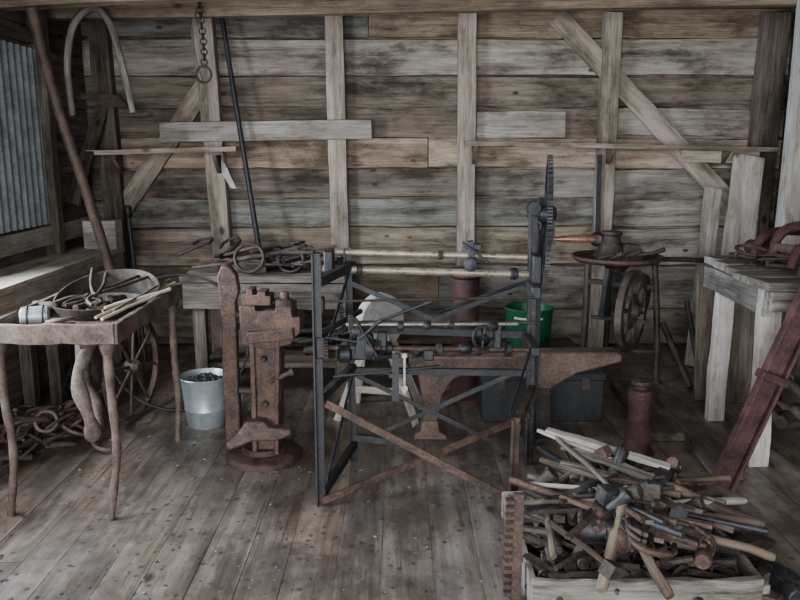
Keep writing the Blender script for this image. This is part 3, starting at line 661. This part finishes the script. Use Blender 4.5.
t=Thing('grindstone','pale round grindstone on a splayed wooden stand','grindstone',(-.1,4.45,0))
bm=nb(); lathe(bm,(-.12,4.40,.60),(.75,-.8,0),[(.02,-.032),(.165,-.032),(.172,-.02),(.172,.02),(.165,.032),(.02,.032)],36); t.part(bm,'stone',M_stone)
bm=nb(); cyl(bm,(-.20,4.50,.60),(-.04,4.32,.60),.014); t.part(bm,'axle',M_rustd)
for p,q in (((-.17,4.35,.56),(-.38,4.35,0)),((-.10,4.33,.56),(.10,4.24,0)),((-.20,4.52,.60),(-.28,4.68,0)),((-.10,4.50,.60),(.14,4.56,0))):
    bm=nb(); beam(bm,p,q,.045,.035,up=(0,1,0),n=3,j=.002); t.part(bm,'leg',M_grey,.003)
bm=nb(); beam(bm,(-.31,4.35,.20),(.05,4.27,.20),.02,.04); t.part(bm,'stretcher',M_stud,.002)

bm=nb(); lathe(bm,(.42,4.75,0),(0,0,1),[(.14,0),(.14,.03),(.09,.05),(.085,.8),(.11,.82),(.11,.86),(.02,.86)],20)
solo(bm,'iron_column',M_rustr,'dark rusty iron column standing behind the machine','column',(.42,4.75,0))
t=Thing('tool_chest','low black painted tool chest on the floor','chest',(.85,4.5,0))
bm=nb(); box(bm,(.85,4.5,.13),(.72,.36,.26)); t.part(bm,'body',M_chest,.008)
bm=nb(); box(bm,(.85,4.5,.28),(.74,.38,.045)); t.part(bm,'lid',M_chest,.008)
for x in (.6,1.1):
    bm=nb(); box(bm,(x,4.31,.24),(.05,.012,.07)); t.part(bm,'latch',M_rustd,.002)
bm=nb()
for i in range(3): beam(bm,(.65,5.25,.04+i*.08),(1.25,5.25,.04+i*.08),.4,.078,n=3,j=.003)
solo(bm,'timber_stack',M_dkstud,'stack of short dark timbers under the green bucket','timber',(.95,5.25,0),.004)
t=Thing('green_bucket','dark green metal bucket with pale printed band on timbers','bucket',(.91,5.25,.245))
bm=nb(); lathe(bm,(.91,5.25,.245),(0,0,1),[(.15,0),(.155,.01),(.168,.25),(.176,.26),(.168,.27),(.158,.255),(.145,.02),(0,.015)],36); t.part(bm,'body',M_green)
for zz,a0,a1 in ((.45,-.8,.45),(.425,-.6,.25)):
    bm=nb(); rings=[];gr=[]
    for i in range(25):
        a=-pi/2+a0+(a1-a0)*i/24
        R_=.1682
        rings.append([V((.91+R_*math.cos(a),5.25+R_*math.sin(a),zz)),V((.91+R_*math.cos(a),5.25+R_*math.sin(a),zz+.014)),V((.91+(R_-.01)*math.cos(a),5.25+(R_-.01)*math.sin(a),zz+.014)),V((.91+(R_-.01)*math.cos(a),5.25+(R_-.01)*math.sin(a),zz))]); gr.append([(0,0,0)]*4)
    sweep(bm,rings,gr); t.part(bm,'print_band',M_white,0,'white faded printed label')
bm=nb(); ring(bm,(.91,5.25,.49),(0,.8,.6),.18,.004,24,6,pi,2*pi); t.part(bm,'handle',M_steel)

# ------------------------------------------------------------ rivet forge
X,Y=1.54,5.35
t=Thing('portable_forge','round rusty rivet forge on iron legs with blower wheel','forge',(X,Y,0))
bm=nb(); lathe(bm,(X,Y,.81),(0,0,1),[(.06,-.06),(.10,-.01),(.29,.015),(.315,.035),(.315,.055),(.30,.055),(.28,.03),(.06,.02)],36); t.part(bm,'pan',M_rust)
bm=nb(); lathe(bm,(X-.03,Y+.05,.83),(0,0,1),[(.12,0),(.13,.03),(.10,.07),(.065,.13),(.06,.17),(.075,.18),(.07,.2),(.03,.2)],14); prism(bm,[(0,0),(.14,0),(.16,.05),(.12,.11),(.02,.12)],(X+.02,Y-.06,.83),(1,0,0),(0,0,1),(0,.09,0)); t.part(bm,'hood',M_rustd,.004)
for p,q in (((X-.23,Y-.1,.83),(X-.27,Y-.18,0)),((X+.23,Y-.12,.83),(X+.25,Y-.25,0)),((X,Y+.22,.83),(X+.05,Y+.35,0))):
    bm=nb(); tube(bm,bez([p,(V(p)+V(q))/2+V((.01,0,0)),q],4),.022,8); lathe(bm,q,(0,0,1),[(.035,0),(.035,.015),(.02,.03)],10); t.part(bm,'leg',M_rustd)
bm=nb(); spoked(bm,(X+.02,Y-.34,.53),(.9,-.62,0),.28,.034,6,.05,.018,.022); lathe(bm,(X+.02,Y-.34,.53),(.9,-.62,0),[(.12,-.012),(.12,.012)],24); t.part(bm,'flywheel',M_rustd)
bm=nb(); lathe(bm,(X+.16,Y-.05,.60),(.85,-.5,0),[(.04,-.06),(.13,-.05),(.15,0),(.13,.05),(.04,.06)],20); cyl(bm,(X+.02,Y-.34,.53),(X+.16,Y-.1,.55),.014); t.part(bm,'blower',M_rustd)
for p,q,w in (((X-.25,Y-.15,.22),(X+.23,Y-.22,.22),.025),((X-.23,Y-.12,.7),(X+.23,Y-.14,.66),.04),((X-.2,Y-.15,.45),(X+.2,Y-.18,.42),.03),((X-.12,Y-.15,.45),(X-.1,Y-.18,.8),.05)):
    bm=nb(); beam(bm,p,q,w,w*.8); t.part(bm,'brace',M_black)
G='iron pieces lying in the rivet forge pan'
for i in range(5):
    p=V((X-.18+.09*i,Y-.18,.865+.008*i)); q=p+V((U(.05,.14),U(-.05,.05),.03)); bar(p,q,U(.010,.018),'rusty iron piece lying in the forge pan',G,M_rustd)
bar((1.9,5.62,.80),(2.35,5.60,.79),.018,'dark iron pipe sticking out behind the forge',None,M_black)
X,Y=1.27,3.84
t=Thing('screw_jack','rusty cast iron screw jack standing on the floor','jack',(X,Y,0))
bm=nb(); lathe(bm,(X,Y,0),(0,0,1),[(.09,0),(.09,.02),(.07,.05),(.062,.15),(.06,.30),(.066,.33),(.062,.36),(.03,.37)],26); t.part(bm,'body',M_rustr)
bm=nb(); lathe(bm,(X,Y,.36),(0,0,1),[(.038,0),(.038,.02),(.052,.03),(.052,.05),(.02,.055)],20); t.part(bm,'screw_head',M_rust)

# ------------------------------------------------------------ right work table
t=Thing('work_table','weathered grey wooden work table piled with iron parts','table',(2.2,4.1,0))
bm=nb()
for i in range(5): beam(bm,(1.755+i*.02+U(-.02,.02),3.68+i*.2,.95),(2.75,3.68+i*.2,.95+U(-.008,.008)),.19,.045,n=8,j=.007)
t.part(bm,'table_top',M_rough,.004)
bm=nb(); beam(bm,(1.80,3.64,.86),(1.86,4.55,.85),.03,.13,n=5,j=.005); t.part(bm,'apron',M_rough,.003)
bm=nb(); beam(bm,(1.79,3.60,.88),(2.72,3.60,.87),.03,.09,n=5,j=.005); t.part(bm,'apron',M_rough,.003)
for x,y in ((1.83,3.69),(1.90,4.36),(2.66,3.69),(2.66,4.4)):
    bm=nb(); beam(bm,(x+U(-.015,.015),y,0),(x,y,.928),.10,.06,up=(0,1,0),n=6,j=.007); t.part(bm,'leg',M_pale,.004)
G='iron parts piled on the work table'
for dy,dz,sc in ((0,.0,1.0),(.22,.03,1.25),(.42,.0,1.1)):
    bm=nb(); pts=bez([(2.0,3.85+dy,1.0),(2.05,3.88+dy,1.0+.09*sc+dz),(2.16,3.90+dy,1.0+.13*sc+dz),(2.34,3.94+dy,1.0+.12*sc+dz),(2.50,3.97+dy,1.0+.05*sc+dz),(2.58,4.0+dy,.99)],6); tube(bm,pts,[.024+.012*math.sin(pi*i/30) for i in range(31)],10,flat=.7)
    solo(bm,'curved_iron',M_rustr,'large curved maroon rusty iron piece on the work table','iron piece',(2.2,3.95+dy,1.0),0,G)
for i in range(4):
    bm=nb(); R_=U(.2,.3); ring(bm,(0,0,0),(0,0,1),R_,.016,20,6,U(0,1),U(2.3,3.4),flat=1.6)
    lobj(bm,'iron_band',random.choice([M_rustr,M_rust,M_rustr]),'curved rusty iron band lying on the work table','band',(2.3+U(-.05,.12),4.15+U(-.15,.15),1.0+i*.03),(U(-.15,.15),U(-.15,.15),U(0,6)),G)
bar((2.0,3.75,1.0),(2.5,3.80,1.01),.03,'thick reddish rusty pipe on the work table',G,M_rustr)
bar((1.92,4.4,.995),(2.6,4.2,1.02),.018,'long rusty rod on the work table',G)
for i in range(3): tongs((1.88+U(0,.1),4.0+U(-.2,.3),.99+.02*i),(2.35,4.1+U(-.3,.3),1.04+.02*i),group=G)
for i in range(7): sledge((U(2.0,2.5),U(3.8,4.45),1.01+U(0,.03)),(U(-.3,.3),0,U(0,6)),U(.8,1.3),G,random.choice([M_rustd,M_rust,M_rustr]))
for i in range(4): bolt((U(1.95,2.4),U(3.8,4.4),1.0),(pi/2,0,U(0,6)),.15,.012,G)
for i in range(3): hook((U(2.0,2.3),U(3.8,4.4),1.0+U(0,.03)),(U(-.4,.4),U(-.3,0),U(0,6)),U(.9,1.3),G,M_rustd,'bent rusty iron hook on the work table')
bm=nb(); P0=V((1.53,3.40,.02));P1=V((1.98,3.46,1.18)); d,s,u=frame(P1-P0,(0,1,0))
t=Thing('steel_channel','dark maroon rusty steel channel leaning against the table','steel beam',P0)
beam(bm,P0,P1,.105,.014,up=(0,1,0),n=6,j=.001)
for k in (-1,1): beam(bm,P0+s*.05*k-u*.02,P1+s*.05*k-u*.02,.012,.05,up=(0,1,0))
t.part(bm,'web',M_rustr,.002)
bm=nb(); c=P0.lerp(P1,.46); beam(bm,c-d*.02-u*.02,c+d*.02-u*.02,.135,.075,up=(0,1,0)); t.part(bm,'clamp_band',M_rustr,.004)
board('leaning_board',(2.08,3.30,.0),(2.5,3.36,.55),.03,.1,M_grey,'short pale board leaning by the work table',up=(0,0,1))
board('leaning_board',(1.97,4.72,.0),(2.0,4.9,.8),.12,.03,M_dkstud,'dark board leaning behind the work table',up=(0,1,0))
board('leaning_board',(2.25,4.66,.0),(2.27,4.78,.85),.3,.03,M_dkstud,'wide dark board leaning behind the work table',up=(0,1,0))
board('leaning_board',(2.60,4.66,.0),(2.62,4.78,.9),.3,.03,M_dkstud,'wide dark board leaning behind the work table',up=(0,1,0))
for i in range(7):
    bar((1.98+i*.08,4.95+U(-.1,.1),0.01),(1.92+i*.09+U(-.1,.1),5.2+U(0,.1),U(.3,.7)),U(.014,.028),'rusty scrap rod standing behind the work table','rods behind the work table',random.choice([M_rustd,M_black]))
for i in range(16):
    p=V((2.02+U(0,.5),3.75+U(0,.7),.05+U(0,.2))); q=p+V((U(-.15,.2),U(-.3,.3),U(0,.1)))
    bar(p,q,U(.015,.04),'rusty scrap bar on the floor under the table','scrap under the work table',random.choice([M_rustd,M_black,M_rustd]))
board('floor_plank',(1.50,4.0,.03),(1.55,5.0,.03),.22,.05,M_dkstud,'dark thick plank lying on the floor by the table')
board('floor_plank',(1.62,3.5,.03),(1.66,4.15,.03),.14,.05,M_dkstud,'short dark plank lying on the floor by the table')

# ------------------------------------------------------------ scrap crate with tools
cx0,cx1,cy0,cy1=.47,1.27,2.36,3.12
t=Thing('scrap_crate','low rough wooden crate heaped with hammers and iron scrap','crate',((cx0+cx1)/2,(cy0+cy1)/2,0))
bm=nb(); beam(bm,(cx0-.02,cy0,.085),(cx1-.02,cy0+.02,.075),.028,.15,n=9,j=.008); t.part(bm,'side',M_rough,.003)
bm=nb(); beam(bm,(cx0-.02,cy1,.06),(cx1+.02,cy1,.06),.028,.12,n=7,j=.005); t.part(bm,'side',M_rough,.003)
for x in (cx0,cx1):
    bm=nb(); beam(bm,(x,cy0+.03,.06),(x,cy1-.018,.06),.028,.115,n=7,j=.005); t.part(bm,'side',M_rough,.003)
bm=nb(); box(bm,((cx0+cx1)/2,(cy0+cy1)/2,.012),(cx1-cx0-.03,cy1-cy0-.03,.02)); t.part(bm,'bottom',M_dkstud)
mx,my=(cx0+cx1)/2,(cy0+cy1)/2+.08
def mh(x,y):
    a=(x-mx)/.5; b=(y-my)/.52; return .10+(.15-.10*max(0,x-mx))*math.sqrt(max(0,1-min(1,a*a)))*math.sqrt(max(0,1-min(1,b*b)))
bm=nb()
for i in range(320):
    x=U(cx0+.03,cx1-.03); y=U(cy0+.06,cy1-.03); z=mh(x,y)-U(.05,.14)
    d=V((U(-1,1),U(-1,1),U(-.3,.3))).normalized()*U(.04,.13); c=V((x,y,max(z,.03)))
    k=i%4
    if k==0: beam(bm,c-d,c+d,U(.03,.05),U(.015,.03))
    elif k==1: ring(bm,c,d,U(.015,.035),U(.004,.008),10,5)
    else: cyl(bm,c-d,c+d,U(.007,.018),None,7)
o=solo(bm,'scrap_iron',M_rustd,'uncountable small dark rusty iron scraps filling the crate','scrap',(mx,my,.1)); o['kind']='stuff'
G='tools heaped in the scrap crate'
spec=[((.60,3.14,.40),(1.04,2.83,.31),M_grey,.8),((.66,3.14,.39),(.82,2.66,.33),M_rough,1.0),((.47,2.82,.30),(.95,2.68,.32),M_rough,.9),((.54,2.54,.28),(.72,2.32,.22),M_branch,1.1),
      ((.66,2.26,.18),(.84,2.64,.34),M_handle,1.5),((.88,2.24,.17),(.80,2.60,.32),M_branch,1.4),((.45,2.70,.24),(.82,3.00,.34),M_branch,.9),((1.34,2.75,.26),(.96,2.62,.31),M_rough,1.4),
      ((1.32,2.45,.19),(1.0,2.55,.26),M_branch,1.2),((.53,2.40,.22),(.57,2.84,.29),M_handle,1.0),((1.34,2.58,.24),(.88,2.90,.34),M_branch,1.5),
      ((.60,2.66,.32),(1.06,2.42,.23),M_branch,.9),((.72,3.2,.29),(1.14,2.96,.31),M_handle,1),((1.30,3.0,.24),(.92,2.72,.31),M_handle,1.1)]
for p,q,m,r in spec:
    hammer(p,q,U(.055,.085),U(.024,.036),'hammer with worn grey wooden handle lying in the crate',G,m,'hammer',r)
ALLM=[M_rust,M_rustd,M_rust,M_tan,M_black,M_vise]
def rp(m=.06): 
    x=U(cx0+m,cx1-m); y=U(cy0+m,cy1-m); return x,y
for i in range(12):
    x,y=rp(.12); sledge((x,y,mh(x,y)+.035),(U(-.4,.4),U(-.4,.4),U(0,6)),U(.8,1.25),G,random.choice(ALLM))
for i in range(5):
    x,y=rp(.12); bolt((x,y,mh(x,y)+.03),(U(1.3,1.8),0,U(0,6)),U(.16,.26),U(.012,.018),G)
for i in range(3):
    x,y=rp(.14); axe((x,y,mh(x,y)+.03),(U(-.5,.5),U(-.5,.5),U(0,6)),U(.9,1.2),G)
for i in range(7):
    x,y=rp(.14); pipe((x,y,mh(x,y)+.03),(U(1.3,1.7),0,U(0,6)),U(.025,.04),U(.12,.22),G,random.choice(ALLM))
for i in range(5):
    x,y=rp(.1); ringobj((x,y,mh(x,y)+.03),(U(-.7,.7),U(-.7,.7),0),U(.04,.065),.010,G,random.choice(ALLM))
for i in range(5):
    x,y=rp(.2); hook((x,y,mh(x,y)+.03),(U(-.3,.3),U(-.2,.2),U(0,6)),U(1.0,1.5),G,random.choice(ALLM))
for i in range(8):
    x,y=rp(.27); a=U(0,6.28); d=V((math.cos(a)*.27,math.sin(a)*.27,U(-.04,.04))); c=V((x,y,mh(x,y)+.05)); tongs(c-d,c+d,'rusty blacksmith tongs lying in the scrap crate',G)
for i in range(22):
    x,y=rp(.24); a=U(0,6.28); d=V((math.cos(a),math.sin(a),U(-.1,.12)))*U(.24,.38); c=V((x,y,mh(x,y)+.05))
    bar(c-d,c+d,U(.008,.016),'long rusty iron bar in the scrap crate',G,random.choice(ALLM),sq=i%3==0)
for i in range(7):
    x,y=rp(.24); a=U(0,6.28); d=V((math.cos(a),math.sin(a),U(-.1,.12)))*U(.22,.34); c=V((x,y,mh(x,y)+.055))
    bm=nb(); tube(bm,bez([c-d,c+V((0,0,.005)),c+d],4),[.0135+.003*math.sin(k) for k in range(9)],9,flat=.8); solo(bm,'wooden_rod',random.choice([M_handle,M_branch,M_handle]),'loose worn brown wooden rod in the scrap crate','rod',c,0,G)
board('split_board',(.64,3.14,.40),(1.10,2.90,.33),.05,.02,M_grey,'splintered grey board on top of the scrap heap')
board('split_board',(.72,2.98,.37),(1.0,2.8,.33),.05,.015,M_rough,'splintered brownish board on the scrap heap')
G='iron pieces fallen beside the crate'
for i in range(8):
    x=cx1+U(.03,.16); y=U(2.4,3.2); sledge((x,y,.04),(U(-.2,.2),0,U(0,6)),U(.7,1.1),G,random.choice(ALLM))
bm=nb(); beam(bm,(.418,2.50,0),(.43,2.56,.38),.035,.035,up=(0,1,0))
for i in range(13):
    z=.02+i*.028; box(bm,(.392+.0007*i,2.503+.004*i,z),(.035,.034,.014))
solo(bm,'gear_rack',M_rust,'rusty toothed iron rack bar standing beside the crate','gear rack',(.415,2.5,0),.001)
bm=nb()
for i in range(900):
    x=random.gauss(-.8,.7);y=U(2.3,5.3); s=U(.003,.011)
    if x<-2 or x>.4: continue
    lump(bm,(x,y,s*.25),s,.35,(1,U(.5,1),.3))
o=solo(bm,'floor_debris',M_dirt,'tiny dull chips and dirt scattered over floorboards','debris',(0,3.5,0)); o['kind']='stuff'

# ------------------------------------------------------------ light, world, camera
w=bpy.data.worlds.new('World'); bpy.context.scene.world=w; w.use_nodes=True
bg=w.node_tree.nodes['Background']; bg.inputs[0].default_value=(.72,.85,1.0,1); bg.inputs[1].default_value=1.7
def area(name,loc,rot,sx,sy,power,col):
    l=bpy.data.lights.new(name,'AREA'); l.shape='RECTANGLE'; l.size=sx; l.size_y=sy; l.energy=power; l.color=col
    o=bpy.data.objects.new(name,l); o.location=loc; o.rotation_euler=rot; COL.objects.link(o)
area('door_daylight',(-.8,-3.0,2.0),(math.radians(86),0,math.radians(-6)),4.5,4,720,(.97,.98,1))
area('window_daylight',(WX0-.5,3.1,1.75),(0,math.radians(-76),0),1.6,1.9,520,(.84,.92,1))
cam=bpy.data.cameras.new('Camera'); co=bpy.data.objects.new('Camera',cam); COL.objects.link(co)
co.location=(0,0,1.6); co.rotation_euler=(math.radians(78.8),0,0); cam.lens=34.2; cam.sensor_width=36; cam.clip_end=60
bpy.context.scene.camera=co
